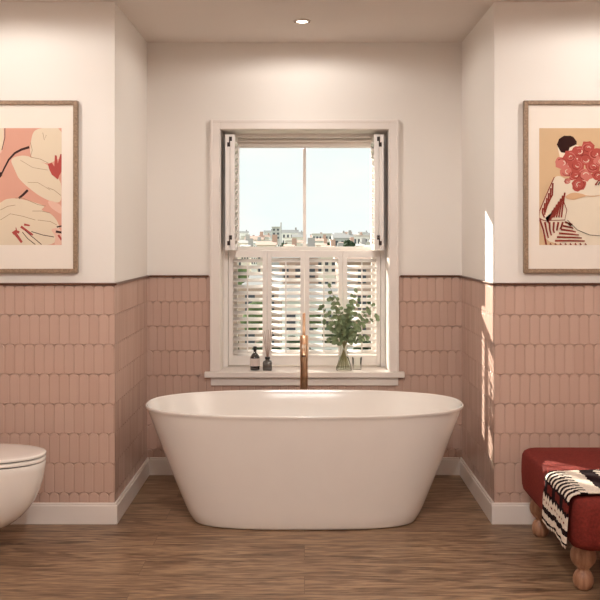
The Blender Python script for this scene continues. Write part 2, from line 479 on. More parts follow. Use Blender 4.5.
# ------------------------------------------------------------------ toilet (on the left wall)
toi = thing('toilet', 'white wall hung toilet with closed lid on the left wall', 'toilet', (XL, 4.115, 0))
LEN = -1.187 - XL
def dring(length, hw, z, x0=0.0, N=40):
    """D-shaped plan: straight sides from the wall, half ellipse nose"""
    nose = min(length*.62, .33); xs = length - nose
    pts = [(x0, -hw, z)]
    for i in range(5): pts.append((x0 + (xs)*(i+1)/5.0, -hw, z))
    for i in range(1, N):
        t = -PI/2 + PI*i/N
        c, s = math.cos(t), math.sin(t)
        pts.append((x0 + xs + nose*abs(c)**(2/2.15), hw*math.copysign(abs(s)**(2/2.15), s), z))
    for i in range(6): pts.append((x0 + xs*(1-i/5.0), hw, z))
    return pts
bm = bmesh.new(); rr_ = []
for z, ins, hw in ((.090, .30, .085), (.094, .245, .105), (.103, .20, .120), (.125, .150, .135), (.155, .108, .148), (.19, .075, .158), (.23, .047, .167),
                   (.28, .024, .175), (.33, .010, .180), (.375, .003, .183), (.404, 0, .185), (.408, .003, .183)):
    rr_.append(dring(LEN-ins, hw, z))
loft(bm, rr_); link('bowl', bm, CERAM, toi, auto=45)
bm = bmesh.new(); loft(bm, [dring(LEN-.076, .176, .408, .06), dring(LEN-.076, .176, .438, .06)]); link('gap_shade', bm, DARKGAP, toi)  # near-black inset ring, paints the shade in the lid and seat gaps
def slab(name, z0, z1, grow, x0):
    bm = bmesh.new(); r = []
    for z, i in ((z0, .006), (z0+.002, .001), ((z0+z1)/2, 0), (z1-.004, .001), (z1-.0015, .005), (z1, .014)):
        r.append(dring(LEN+grow-i-x0, .185+grow-i, z, x0))
    if name == 'lid':
        r.append(dring(LEN+grow-.06-x0, .14, z1+.003, x0+.02))
    loft(bm, r); return link(name, bm, CERAM, toi, auto=50)
slab('seat', .4125, .4305, .001, .06)
slab('lid', .4350, .4500, .002, .06)
for s in (-.07, .07):
    bm = bmesh.new(); tube(bm, [(.05, s-.02, .425), (.05, s+.02, .425)], .012, 14); link('hinge', bm, COPPER, toi, auto=40)

# ------------------------------------------------------------------ bench
bench = thing('upholstered_bench', 'red velvet bench on turned wooden legs at right', 'bench', (1.047, 3.95, 0))
bw = .56; y0, y1 = -.45, .45
bm = bmesh.new(); r = []
for z, ins in ((.195, .055), (.198, .035), (.206, .018), (.222, .006), (.245, 0), (.30, -.003), (.35, -.002), (.385, .001), (.400, .008), (.408, .020), (.4115, .040)):
    r.append(rrect(ins, bw-ins, y0+ins, y1-ins, max(.075-ins*.5, .03), z, 10))
r.append(rrect(.16, bw-.16, y0+.16, y1-.16, .04, .417, 10))
loft(bm, r); link('cushion', bm, RED, bench, auto=60)
bm = bmesh.new()
lp = [(.001, 0), (.026, 0), (.036, .012), (.041, .030), (.041, .048), (.034, .066), (.024, .078), (.023, .084), (.034, .094), (.047, .112), (.052, .130), (.050, .150), (.042, .168), (.034, .180), (.034, .205)]
lathe(bm, lp, 28); legme = link('leg', bm, LEGW, bench, smooth=True, loc=(.088, -.285, 0))
for x, y in ((.085, .365), (bw-.085, -.285), (bw-.085, .365)):
    o = legme.copy(); COL.objects.link(o); o.parent = bench; o.location = (x, y, 0)

# woven throw
CREAM = mat('cream_wool', (.66, .57, .48), .95, noise=.12, nscale=120, bump=.8, bscale=260, spec=.08)
DARKW = mat('dark_wool', (.012, .004, .005), .95, noise=.3, nscale=120, bump=.8, bscale=260, spec=.08)
BURG = mat('burgundy_wool', (.13, .018, .014), .95, noise=.3, nscale=120, bump=.8, bscale=260, spec=.08)
def pattern(u, v):
    """u: distance from the hanging hem, v: across the cloth"""
    j = .004*math.sin(v*70) + .003*math.sin(v*190+1)
    w = u + j*.6
    if w < .010: return 1
    if w < .036: return 0
    if w < .060: return 1
    if w < .118:
        k = (v/.036) % 1.0
        if abs(k-.5)*.030 + .100 < w: return 1
        if .078 < w < .086 and k > .6: return 2
        return 0
    if w < .172:
        return 2 if (.126 < w < .160 and (v*9.3) % 1.0 < .62) else 1
    if w < .232: return 0 if (v/.038 + (w-.2)*1.2) % 1.0 < .44 else 1
    if w < .262: return 1 if (v/.038 + (w-.2)*6) % 1.0 < .42 else 0
    if w < .325: return 0
    if w < .385: return 1
    if w < .420: return 0 if (v/.034 + (w-.38)*9) % 1.0 < .5 else 1
    if w < .450: return 1
    if w < .51: return 0
    if w < .56: return 2
    return 1 if w < .60 else 0
bm = bmesh.new()
NU, NV = 168, 108
U, V = .64, .335
def cloth(u, v):
    vert = .168; rad = .030
    # local to bench: side face x=-0.008, top z=.421
    sx, tz = -.011, .4215
    arc = rad*PI/2
    wav = .0035*math.sin(v*27 + .6) + .002*math.sin(v*61)
    if u < vert:
        z = tz - rad - (vert-u); x = sx - .004*math.sin((vert-u)*9) - wav*(1-u/vert)*1.5
        x -= .004*(1-u/vert)
    elif u < vert+arc:
        a = (u-vert)/rad; x = sx + rad - rad*math.cos(a); z = tz - rad + rad*math.sin(a)
    else:
        x = sx + rad + (u-vert-arc); z = tz + max(0, wav)*.6 + .0025*(1+math.sin(u*30+v*8))*.5
    y = -.428 + v*(1 + .03*math.sin(u*6)) + .10*max(0, u-.25)
    y += .018*(1 - min(u, .25)/.25)*(v/V-.2)
    return x, y, z
g = [[bm.verts.new(cloth(U*i/NU, V*j/NV)) for j in range(NV+1)] for i in range(NU+1)]
for i in range(NU):
    for j in range(NV):
        f = bm.faces.new((g[i][j], g[i+1][j], g[i+1][j+1], g[i][j+1]))
        f.material_index = pattern(U*(i+.5)/NU, V*(j+.5)/NV)
throw = link('woven_throw', bm, [CREAM, DARKW, BURG], smooth=True, loc=(1.047, 3.95, 0))
md = throw.modifiers.new('thick', 'SOLIDIFY'); md.thickness = .005; md.offset = 1
tag(throw, 'black cream and burgundy woven throw draped over the red bench', 'throw')
bm = bmesh.new()
for k in range(20):
    y = -.428 + .018*(-.2) + V*(k+.5)/20*1.04
    x = cloth(0, V*(k+.5)/20)[0] - .002; z = cloth(0, 0)[2]
    tube(bm, [(x, y, z+.004), (x-.001, y+.001*math.sin(k*3), z-.006), (x+.001, y+.002*math.sin(k), z-.014)], [.0028, .0035, .0012], 6)
link('fringe', bm, CREAM, throw)

# ------------------------------------------------------------------ pictures
YP = 4.472; SP = F/YP
def pp(px, py): return ((px-304.5)/SP, CAMZ-(py-238)/SP)
def flat(bm, pts, k, mi, top=YP):
    vs = [bm.verts.new((x, top-.00025*k, z)) for x, z in pts]
    f = bm.faces.new(vs); f.material_index = mi
def blob(cx, cy, rx, ry, rot=0, n=18, jit=0, seed=0):
    rr = random.Random(seed); out = []
    for i in range(n):
        t = 2*PI*i/n; q = 1 + jit*(rr.random()-.5)
        x, y = rx*math.cos(t)*q, ry*math.sin(t)*q
        out.append((cx + x*math.cos(rot) - y*math.sin(rot), cy + x*math.sin(rot) + y*math.cos(rot)))
    return out
def stroke(pts, w0, w1=None):
    w1 = w0 if w1 is None else w1
    L_, R_ = [], []
    for i, p in enumerate(pts):
        a = pts[max(0, i-1)]; b = pts[min(len(pts)-1, i+1)]
        dx, dy = b[0]-a[0], b[1]-a[1]; d = math.hypot(dx, dy) or 1
        w = (w0 + (w1-w0)*i/(len(pts)-1))/2
        L_.append((p[0]-dy/d*w, p[1]+dx/d*w)); R_.append((p[0]+dy/d*w, p[1]-dx/d*w))
    return L_ + R_[::-1]
def clip(poly, x0, x1, y0, y1):
    def cut(ps, ins, inter):
        out = []
        for i in range(len(ps)):
            a, b = ps[i-1], ps[i]
            if ins(b):
                if not ins(a): out.append(inter(a, b))
                out.append(b)
            elif ins(a): out.append(inter(a, b))
        return out
    def ix(c): return lambda a, b: (c, a[1] + (b[1]-a[1])*(c-a[0])/(b[0]-a[0]))
    def iy(c): return lambda a, b: (a[0] + (b[0]-a[0])*(c-a[1])/(b[1]-a[1]), c)
    for ins, it in ((lambda p: p[0] >= x0, ix(x0)), (lambda p: p[0] <= x1, ix(x1)), (lambda p: p[1] >= y0, iy(y0)), (lambda p: p[1] <= y1, iy(y1))):
        if poly: poly = cut(poly, ins, it)
    return poly
def picture(label, ax0, ax1, fx0, fx1, shapes, mats, zx, zy):
    """pixel extents of art and frame; shapes in zoom coordinates (4x)"""
    fy0, fy1, ay0, ay1 = 100.5, 273, 128, 245
    x0, zt = pp(fx0, fy0); x1, zb = pp(fx1, fy1); cx = (x0+x1)/2
    root = thing('framed_picture', label, 'picture', (cx, YF, zb), 0, 'framed prints above the dado')
    q = lambda px, py: (pp(px, py)[0]-cx, pp(px, py)[1]-zb)
    w = (x1-x0)/2; h = zt-zb; ft = .021
    bm = bmesh.new()
    for d in ((-w, -w+ft, 0, h), (w-ft, w, 0, h), (-w+ft, w-ft, 0, ft), (-w+ft, w-ft, h-ft, h)):
        bx(bm, d[0], d[1], -.034, -.002, d[2], d[3])
    bevel(link('frame', bm, OAKF, root), .002)
    bm = bmesh.new(); bx(bm, -w+ft-.002, w-ft+.002, -.022, -.004, ft-.002, h-ft+.002)
    link('mount', bm, MATB, root)
    bm = bmesh.new()
    A = (ax0, ax1, ay0, ay1)
    k = 1
    flat(bm, [q(ax0, ay0), q(ax1, ay0), q(ax1, ay1), q(ax0, ay1)], 1, 0, -.0222)
    for mi, pts in shapes:
        k += 1
        if mi in (1, 5) and 5 < len(pts) < 30:
            for _ in range(2):
                pts = [q_ for a, b in zip(pts, pts[1:]+pts[:1]) for q_ in ((a[0]*.78+b[0]*.22, a[1]*.78+b[1]*.22), (a[0]*.22+b[0]*.78, a[1]*.22+b[1]*.78))]
        pl = clip([(zx + a/4, zy + b/4) for a, b in pts], *A)
        if len(pl) >= 3: flat(bm, [q(*p) for p in pl], 1 + k*.12, mi, -.0222)
    link('print', bm, mats, root)
A1 = [mat('print_pink', (.62, .325, .245), .8, spec=.12), mat('print_cream', (.68, .57, .43), .8, spec=.12), mat('print_red', (.38, .07, .06), .8, spec=.12),
      mat('print_ink', (.045, .02, .02), .8, spec=.12), mat('print_line', (.33, .22, .14), .8, spec=.12), mat('print_blush', (.70, .44, .35), .8, spec=.12)]
sh = [
 (1, [(130,85),(160,72),(245,66),(260,180),(215,205),(190,215),(150,202),(122,188),(118,150)]),
 (1, [(40,200),(58,186),(100,180),(150,200),(195,222),(228,268),(245,295),(245,372),(200,366),(150,340),(100,300),(72,272),(58,240)]),
 (5, [(188,366),(204,362),(246,380),(246,420),(215,400),(200,388)]),
 (1, [(-70,400),(0,372),(20,356),(60,352),(120,364),(182,384),(160,400),(200,412),(226,440),(238,470),(222,500),(215,545),(-70,545)]),
 (5, [(0,180),(12,150),(18,110),(18,66),(-12,66),(-30,150)]),
 (1, [(-12,66),(12,66),(14,110),(6,160),(-20,190),(-90,150),(-90,66)]),
 (1, [(-90,230),(-50,215),(-12,250),(-10,300),(-40,350),(-90,330)]),
 (2, [(-80,270),(-60,262),(-48,290),(-70,300)]),
 (2, [(190,216),(206,210),(216,226),(218,180),(226,182),(230,214),(240,176),(248,176),(246,244),(236,262),(230,278),(206,258),(196,238)]),
 (2, stroke([(58,492),(72,510),(86,530)], 13, 9)), (2, stroke([(66,486),(62,470)], 5, 3)), (2, stroke([(82,466),(104,482),(130,500)], 10, 8)),
 (2, stroke([(95,458),(118,462)], 9, 6)), (2, stroke([(50,495),(62,485),(76,490)], 14, 10)),
 (5, [(200,478),(226,470),(245,480),(245,545),(215,545),(222,505)]),
 (2, stroke([(232,500),(246,520)], 8)),
 (3, stroke([(2,262),(16,232),(34,198),(58,172),(84,158),(116,148)], 6, 10)), (3, [(-8,250),(4,248),(7,262),(0,270),(-10,270)]),
 (3, stroke([(74,353),(92,338),(110,320)], 9, 10)),
 (3, stroke([(226,468),(246,464)], 6)), (3, stroke([(222,486),(246,490)], 9)),
 (3, stroke([(100,482),(125,505),(165,538)], 3)), (3, stroke([(88,488),(110,515),(140,538)], 3)), (3, stroke([(124,486),(170,500),(215,508)], 3)),
 (3, stroke([(18,66),(18,110),(6,160)], 3)),
 (4, stroke([(120,188),(160,196),(192,212)], 2)), (4, stroke([(190,310),(215,320),(243,342)], 2)), (4, stroke([(120,128),(128,160),(120,188)], 2)),
 (4, stroke([(60,352),(90,352),(150,378),(182,384)], 2)), (4, stroke([(0,440),(40,415),(90,425),(140,440)], 2)), (4, stroke([(128,404),(165,404),(200,412)], 2)),
 (4, stroke([(150,440),(200,446),(226,460)], 2)), (4, stroke([(0,400),(30,385),(60,380)], 2)), (4, stroke([(170,90),(176,120),(184,100)], 2)),
 (4, stroke([(80,200),(130,230),(190,240)], 1.6)), (4, stroke([(110,290),(150,290),(200,320)], 1.6)),
]
picture('oak framed print of cream lilies on pink, left wall', -28, 61.3, -44, 77.5, sh, A1, 0, 110)
A2 = [mat('print_tan', (.58, .40, .24), .8, spec=.12), mat('print_skin', (.72, .62, .49), .8, spec=.12), mat('print_rose', (.40, .075, .06), .8, spec=.12),
      mat('print_umber', (.03, .01, .008), .8, spec=.12), mat('print_stripe', (.22, .035, .024), .8, spec=.12), mat('print_hand', (.62, .38, .22), .8, spec=.12), mat('print_pale_rose', (.54, .17, .14), .8, spec=.12)]
s2 = [
 (1, [(98,268),(120,262),(150,280),(280,270),(420,270),(430,545),(66,545),(36,432),(60,350)]),
 (1, [(112,150),(180,140),(220,160),(210,230),(130,230)]),
 (3, blob(150, 138, 39, 37, 0, 20, .14, 3)),
 (1, [(160,150),(185,138),(196,142),(190,170),(150,180)]),
]
roses = [(128,212,24),(160,188,26),(196,166,24),(232,152,26),(150,246,24),(186,222,27),(222,198,27),(260,176,26),(222,260,26),(180,262,22),(196,298,26),(252,226,26),(284,205,24),(272,262,22),(300,170,24),(312,235,22),(150,284,12)]
for i, (x, y, r_) in enumerate(roses):
    s2.append((2 if i % 4 else 6, blob(x, y, r_*1.12, r_*1.0, 0, 15, .38, i)))
rr = random.Random(5)
for i, (x, y, r_) in enumerate(roses):
    for k in range(4):
        a = rr.uniform(0, 6.28); q = r_*(.85-.2*k)
        arc = [(x+1.5*k+q*math.cos(a+t*.55), y+q*.85*math.sin(a+t*.55)) for t in range(6)]
        s2.append(((6, 4, 6, 1)[k] if i % 2 else (4, 6, 1, 6)[k], stroke(arc, 3.6, 1.6)))
s2 += [(5, [(138,346),(172,328),(214,336),(228,344),(200,352),(176,360),(150,356)]),
       (4, stroke([(98,268),(70,330),(38,405),(36,432),(56,442)], 4)), (4, stroke([(56,442),(140,440),(148,400),(128,345)], 3)),
       (4, stroke([(38,432),(54,480),(66,540)], 7))]
for k in range(6):
    t = k/5
    s2.append((4, stroke([(92-8*k, 292+20*k), (78-8*k+12, 340+14*k), (62-2*k+6, 380+10*k)], 7, 5)))
for k in range(7):
    s2.append((4, stroke([(104-8*k+36, 330+12*k), (100-10*k+32, 380+12*k), (118-10*k+8, 430)], 7, 6)))
for k in range(5):
    s2.append((4, stroke([(60+18*k, 448), (66+14*k, 480), (74+12*k, 512-10*k)], 8, 6)))
for k in range(6):
    s2.append((4, stroke([(140-8*k, 448+15*k), (170, 458+13*k), (160+12*k, 464+12*k)], 8, 5)))
for k in range(8):
    s2.append((4, stroke([(80+20*k, 534), (86+20*k, 540)], 7, 5)))
s2 += [(3, stroke([(150,440),(190,480),(240,500),(340,508)], 2.5)), (5, stroke([(214,342),(260,346),(330,330)], 3)), (3, stroke([(272,300),(284,284),(296,262)], 4)),
       (4, stroke([(262,300),(276,280)], 8, 3))]
picture('oak framed print of a figure holding red roses, right wall', 539.5, 628, 524, 645, s2, A2, 530, 110)

# ------------------------------------------------------------------ objects on the sill
ZS = .6237
def sill(px, Y): return ((px-304.5)*Y/F, Y, ZS)
bot = thing('soap_bottle', 'dark glass bottle with pale label and black cap on sill', 'bottle', sill(255, 5.48))
bm = bmesh.new(); lathe(bm, [(.024, 0), (.0285, .003), (.0295, .008), (.0295, .076), (.027, .085), (.018, .098), (.0095, .105), (.0085, .122), (.0085, .124)], 28)
link('bottle_body', bm, SMOKE, bot, smooth=True)
bm = bmesh.new(); lathe(bm, [(.0299, .026), (.0299, .073)], 28, cap0=False, cap1=False)
link('paper_label', bm, LABELM, bot, smooth=True)
bm = bmesh.new(); lathe(bm, [(.0105, .120), (.0115, .122), (.0115, .140), (.009, .144), (.001, .145)], 20)
link('cap', bm, BLACK, bot, auto=40)
dif = thing('reed_diffuser', 'smoked glass reed diffuser with thin sticks on window sill', 'diffuser', sill(267.5, 5.475))
bm = bmesh.new()
loft(bm, [rrect(-.026, .026, -.026, .026, .006, 0, 4), rrect(-.028, .028, -.028, .028, .008, .004, 4), rrect(-.028, .028, -.028, .028, .008, .050, 4),
          rrect(-.024, .024, -.024, .024, .010, .057, 4), rrect(-.013, .013, -.013, .013, .011, .062, 4), rrect(-.0125, .0125, -.0125, .0125, .011, .068, 4)])
link('jar', bm, GREYG, dif, auto=40)
bm = bmesh.new(); lathe(bm, [(.0145, .066), (.0155, .068), (.0155, .080), (.0145, .081), (.008, .081)], 24); link('collar', bm, BLACK, dif, auto=40)
for k, (dx, dy) in enumerate(((-.030, .01), (-.016, -.02), (-.004, .015), (.008, -.012), (.020, .012), (.034, -.005))):
    bm = bmesh.new(); tube(bm, [(dx*.1, dy*.1, .07), (dx, dy, .235+.004*k)], .0016, 6); link('reed', bm, REED, dif)

vase = thing('glass_vase', 'clear glass vase holding the eucalyptus on the window sill', 'vase', sill(344, 5.475))
vp = [(.001, .0), (.046, .0), (.0485, .004), (.045, .020), (.036, .050), (.026, .085), (.021, .115), (.0205, .145), (.025, .180), (.031, .208)]
inn = [(r-.0025, z+.002 if z > 0 else .006) for r, z in vp[::-1] if r > .002]
bm = bmesh.new(); lathe(bm, vp + inn + [(.001, .006)], 36)
link('vase_wall', bm, CLEAR, vase, smooth=True)
bm = bmesh.new(); lathe(bm, [(.001, .008), (.0445, .008), (.0425, .020), (.0335, .050), (.0240, .082)], 30)
WATER = glass_mat('vase_water', (.95, .97, .93), .08); link('water', bm, WATER, vase, smooth=True)
tmb = thing('drinking_glass', 'small clear glass tumbler beside the eucalyptus vase', 'glass', sill(357, 5.505))
bm = bmesh.new(); lathe(bm, [(.001, 0), (.024, 0), (.026, .002), (.030, .075), (.0284, .075), (.0245, .008), (.001, .008)], 28)
link('glass_wall', bm, CLEAR, tmb, smooth=True)

# eucalyptus: stems with round leaves in pairs
vx, vy, _ = sill(344, 5.475)
euc = thing('eucalyptus_bunch', 'leafy green eucalyptus stems standing in the glass vase', 'foliage', (vx, vy, ZS))
def leaf(bm, c, d, nrm, r):
    d = d.normalized(); s = d.cross(nrm)
    if s.length < 1e-4: s = d.cross(Vector((1, 0, 0)))
    s.normalize(); n = s.cross(d)
    cv = bm.verts.new(c + d*r + n*.0)
    ring = []
    for i in range(12):
        t = 2*PI*i/12 + PI
        x = math.cos(t)*r*1.05 + r; y = math.sin(t)*r*.92
        ring.append(bm.verts.new(c + d*x + s*y + n*(abs(y)*.28 - .05*x)))
    for i in range(12): bm.faces.new((cv, ring[i], ring[(i+1) % 12]))
tips = [(322, 308, .02), (330, 287, -.02), (338, 301, .03), (331, 300, -.05), (347, 312, -.03), (355, 292, .0), (358, 301, .05), (368, 313, -.01), (376, 318, .02),
        (362, 325, -.05), (326, 322, .03), (346, 322, .05), (372, 306, .04), (335, 318, .05), (330, 340, -.04), (366, 338, -.03), (340, 326, -.06), (351, 305, .0)]
R2 = random.Random(11)
for px, py, dy in tips:
    Yt = 5.475+dy
    tip = P(px, py, Yt) - Vector((vx, vy, ZS))
    base = Vector(((-tip.x)*.25, -dy*.4, .012)); neck = Vector((tip.x*.08, dy*.1, .165))
    pts = []
    for i in range(15):
        t = i/14
        if t < .4:
            q = base.lerp(neck, t/.4)
        else:
            u = (t-.4)/.6
            c = neck + Vector((tip.x*.25, dy*.3, (tip.z-.165)*.6))
            q = neck*(1-u)**2 + c*2*u*(1-u) + tip*u*u
        pts.append(q)
    bm = bmesh.new(); tube(bm, pts, [.0017]*8 + [.0014]*4 + [.001]*3, 6)
    st = link('stem', bm, STEMM, euc)
    bm = bmesh.new()
    ph = R2.random()*6
    for i in range(7, 15):
        t = (pts[min(14, i+1)]-pts[i-1]).normalized()
        side = t.cross(Vector((math.cos(ph), math.sin(ph), .2))).normalized(); ph += 1.6
        r_ = (.0125 + .005*R2.random())*(1 if i < 13 else .8)
        for sg in (-1, 1):
            if R2.random() < .12: continue
            d = side*sg + t*.45 + Vector((0, -.15, 0))
            nrm = Vector((R2.uniform(-.6, .6), -1, R2.uniform(-.4, .8)))
            leaf(bm, pts[i], d, nrm, r_)
    leaf(bm, pts[14], (pts[14]-pts[13]), Vector((0, -1, .3)), .012)
    link('leaves', bm, LEAFA, st)

# ------------------------------------------------------------------ ceiling downlights
LAMP = bpy.data.materials.new('lamp_glow'); N, L = nodes(LAMP)
N.remove(N['Principled BSDF']); em = N.new('ShaderNodeEmission'); em.inputs['Color'].default_value = (1, .86, .70, 1); em.inputs['Strength'].default_value = 14
L.new(em.outputs[0], N['Material Output'].inputs['Surface'])
RINGM = mat('downlight_ring', (.62, .52, .46), .35)
def downlight(x, y, label, watts, glow=True, size=2.3, blend=.8, rad=.035, col=(1, .955, .905)):
    t = thing('ceiling_downlight', label, 'light', (x, y, CH), 0, 'recessed ceiling downlights')
    bm = bmesh.new(); lathe(bm, [(.030, -.001), (.030, -.006), (.044, -.005), (.0475, -.003), (.048, 0)], 32, cap0=False, cap1=False)
    link('trim_ring', bm, RINGM, t, auto=40)
    bm = bmesh.new(); lathe(bm, [(.029, -.0005), (.029, -.003), (.02, -.005), (.001, -.006)], 28, cap0=True)
    link('lamp', bm, LAMP, t, smooth=True)
    for s in (-1, 1):
        bm = bmesh.new(); bx(bm, s*.0385-.0035, s*.0385+.0035, -.004, .004, -.0085, -.0045); bevel(link('spring_clip', bm, HINGE, t), .001)
    ld = bpy.data.lights.new('downlight', 'SPOT'); ld.energy = watts; ld.color = col
    ld.spot_size = 3.12; ld.spot_blend = .25; ld.shadow_soft_size = rad
    lo = bpy.data.objects.new('downlight_beam', ld); COL.objects.link(lo); lo.location = (x, y, CH-.05)
    return t
downlight(-.013, 4.89, 'small bright recessed downlight in the ceiling above the bath', 12, size=2.9)
downlight(-1.42, 3.85, 'recessed downlight in the ceiling above the toilet', 17, size=2.9)
downlight(1.55, 3.85, 'recessed downlight in the ceiling above the red bench', 19, size=2.9)
downlight(0, 2.1, 'added fill downlight over the middle of the room', 106, size=2.8)  # added unseen fill lamp, brightens the alcove from the front
downlight(0, .3, 'added fill downlight near the rear of the room', 95, size=2.8)  # added unseen fill lamp, more light from the camera side

# added unseen fill uplighters on the side walls, washing the ceiling with light
SHADEM = mat('fill_uplighter_shade', (.62, .55, .48), .6)
def uplighter(x, y, sg, label, watts):
    t = thing('fill_uplighter', label, 'light', (x, y, 1.95), 0, 'added fill uplighters on the side walls')
    bm = bmesh.new()
    lathe(bm, [(.03, 0), (.06, .02), (.08, .06), (.085, .11), (.081, .11), (.076, .06), (.056, .024), (.001, .008)], 28, c=(sg*.11, 0, 0))
    link('shade', bm, SHADEM, t, auto=50)
    bm = bmesh.new(); bx(bm, *sorted((0, sg*.03)), -.03, .03, .01, .09); bevel(link('wall_plate', bm, SHADEM, t), .003)
    bm = bmesh.new(); lathe(bm, [(.001, .03), (.03, .03), (.034, .05), (.03, .07), (.001, .075)], 20, c=(sg*.11, 0, 0)); link('lamp', bm, LAMP, t, smooth=True)
    ld = bpy.data.lights.new('fill_uplight', 'SPOT'); ld.energy = watts; ld.color = (1, .95, .90); ld.spot_size = 2.5; ld.spot_blend = .6; ld.shadow_soft_size = .05
    lo = bpy.data.objects.new('fill_uplight_beam', ld); COL.objects.link(lo); lo.location = (x+sg*.11, y, 2.08)
    lo.rotation_euler = (PI, 0, 0)
uplighter(XL, 1.4, 1, 'added fill uplighter on the left wall behind the view', 180)
uplighter(XR, 1.4, -1, 'added fill uplighter on the right wall behind the view', 180)

# ------------------------------------------------------------------ outdoors
GZ = -12.0
PLACED = []
def free(x, y, w, d):
    return all(abs(x-a) > (w+b)/2 + 1.5 or y > c+e+1 or c > y+d+1 for a, c, b, e in PLACED)
GROUND = mat('gardens_ground', (.16, .19, .11), .95, noise=.4, nscale=.05)
bm = bmesh.new(); bx(bm, -500, 500, 8, 1600, GZ-.5, GZ); struct(link('ground', bm, GROUND))
FAC = [mat('facade_%s' % n, c, .85, noise=.05, nscale=.3) for n, c in (('cream', (.80, .74, .66)), ('grey', (.62, .61, .61)), ('white', (.86, .85, .83)), ('brick', (.56, .40, .33)), ('stone', (.74, .66, .57)))]  # facades and roofs lightened, haze is put into their colours
FN = ['cream', 'grey', 'white', 'brick', 'stone coloured']
ROOF = [mat('roof_slate', (.46, .44, .43), .8), mat('roof_tile', (.56, .38, .31), .8), mat('roof_pale', (.60, .56, .52), .8)]
RN = ['grey slate', 'red tiled', 'pale flat']
WINM = mat('far_window', (.06, .07, .09), .3)
def building(x, y, w, d, h, fi, ri, label, group=None, wins=None, gable=None):
    PLACED.append((x, y, w, d))
    b = thing('building', label, 'building', (x, y, GZ), 0, group)
    box('walls', FAC[fi], (-w/2, w/2, 0, d, 0, h), b)
    bm = bmesh.new()
    if ri == 2 or gable is False:
        bx(bm, -w/2-.3, w/2+.3, -.3, d+.3, h, h+.5)
    else:
        rh = min(w, d)*.2
        v = [bm.verts.new(p) for p in ((-w/2-.3, -.4, h), (w/2+.3, -.4, h), (w/2+.3, d+.4, h), (-w/2-.3, d+.4, h), (-w/2-.3, d/2, h+rh), (w/2+.3, d/2, h+rh))]
        for f in ((0,1,5,4), (2,3,4,5), (0,4,3), (1,2,5), (3,2,1,0)): bm.faces.new([v[i] for i in f])
        bx(bm, w*.3, w*.3+1.0, d/2-.5, d/2+.5, h, h+rh+1.3)
    link('roof', bm, ROOF[ri], b)
    if wins:
        nx, nz = wins; me = None
        for i in range(nx):
            for k in range(nz):
                ww, wh = w/nx*.5, min(1.7, h/nz*.5)
                cx = -w/2 + w*(i+.5)/nx; cz = h - (k+.55)*min(3.2, h/nz)
                if me is None:
                    bm = bmesh.new(); bx(bm, -ww/2, ww/2, -.05, .1, -wh/2, wh/2)
                    o = link('window', bm, WINM, b); me = o.data
                else:
                    o = bpy.data.objects.new('window', me); COL.objects.link(o); o.parent = b
                o.location = (cx, 0, cz)
    return b
def top(px_y, D): return 12 + CAMZ - (px_y-238)*D/F     # building height whose top reads at that row
def bx_at(px, D): return (px-304.5)*D/F
# one by one: the buildings that can be told apart
building(bx_at(366, 330), 330, 9.2, 9, top(236.5, 330), 2, 2, 'white flat roofed block with rows of windows on the skyline', wins=(7, 4))
building(bx_at(343, 300), 300, 6.6, 8, top(238, 300), 1, 0, 'grey slate roofed house left of the white block', wins=(3, 2))
building(bx_at(322, 420), 420, 9, 10, top(234.5, 420), 1, 2, 'wide grey block on the skyline right of the glazing bar', wins=(6, 3))
building(bx_at(290, 500), 500, 9, 9, top(233, 500), 2, 0, 'pale slate roofed building left of the glazing bar', wins=(4, 4))
building(bx_at(276, 560), 560, 5.0, 5, top(227.5, 560), 1, 2, 'slim grey tower rising highest above the left skyline', wins=(2, 8))
building(bx_at(254, 260), 260, 5, 8, top(239.5, 260), 4, 1, 'stone coloured house with red tiled roof at left', wins=(4, 3))
building(bx_at(240, 210), 210, 3.6, 7, top(243, 210), 0, 0, 'cream house with slate roof at the left edge of the view', wins=(3, 3))
building(bx_at(266, 170), 170, 3.4, 8, top(245, 170), 4, 1, 'stone coloured house with red tiled roof behind diffuser', wins=(4, 3))
building(bx_at(292, 120), 120, 7, 8, top(258, 120), 3, 0, 'brick terrace house with slate roof behind the tap', wins=(4, 3))
building(bx_at(330, 150), 150, 4.5, 8, top(256, 150), 0, 0, 'cream terrace house with slate roof behind the eucalyptus', wins=(4, 3))
building(bx_at(362, 110), 110, 6, 8, top(262, 110), 3, 1, 'brick house with red tiled roof behind right shutter', wins=(3, 3))
building(bx_at(386, 190), 190, 4, 8, top(246, 190), 2, 0, 'white house with slate roof at the right edge', wins=(4, 3))
building(bx_at(250, 85), 85, 5.5, 7, top(285, 85), 3, 0, 'low brick house with slate roof behind left shutter', wins=(3, 2))
building(bx_at(318, 75), 75, 6, 6, top(300, 75), 2, 0, 'low white house with slate roof near the window', wins=(4, 2))
HT = {200: 245.5, 240: 243.5, 310: 241.5, 380: 240, 460: 238.5, 580: 236.5, 700: 235.5, 850: 234}
for D in sorted(HT):
    for i in range(13):
        px = 304.5 + (i-6)*19 + R.uniform(-7, 7)
        w = R.uniform(7, 14)*D/F; t_ = HT[D] + R.uniform(-2.4, 2.2)
        fi, ri = R.choice((0, 0, 1, 2, 2, 2, 3, 4)), R.randrange(3); y = D + R.uniform(-14, 14)
        if not free(bx_at(px, D), y, w, 8): continue
        building(bx_at(px, D), y, w, 8, max(5, top(t_, D)), fi, ri,
                 'distant %s building with %s roof on the hazy skyline' % (FN[fi], RN[ri]), 'distant %s buildings with %s roofs' % (FN[fi], RN[ri]), wins=(3, 2) if D < 400 and i % 2 else None)
TREE = [mat('tree_crown_dark', (.045, .07, .03), .9, noise=.4, nscale=.8), mat('tree_crown_light', (.15, .20, .08), .9, noise=.4, nscale=.8)]
TRUNK = mat('tree_trunk', (.14, .10, .07), .9)
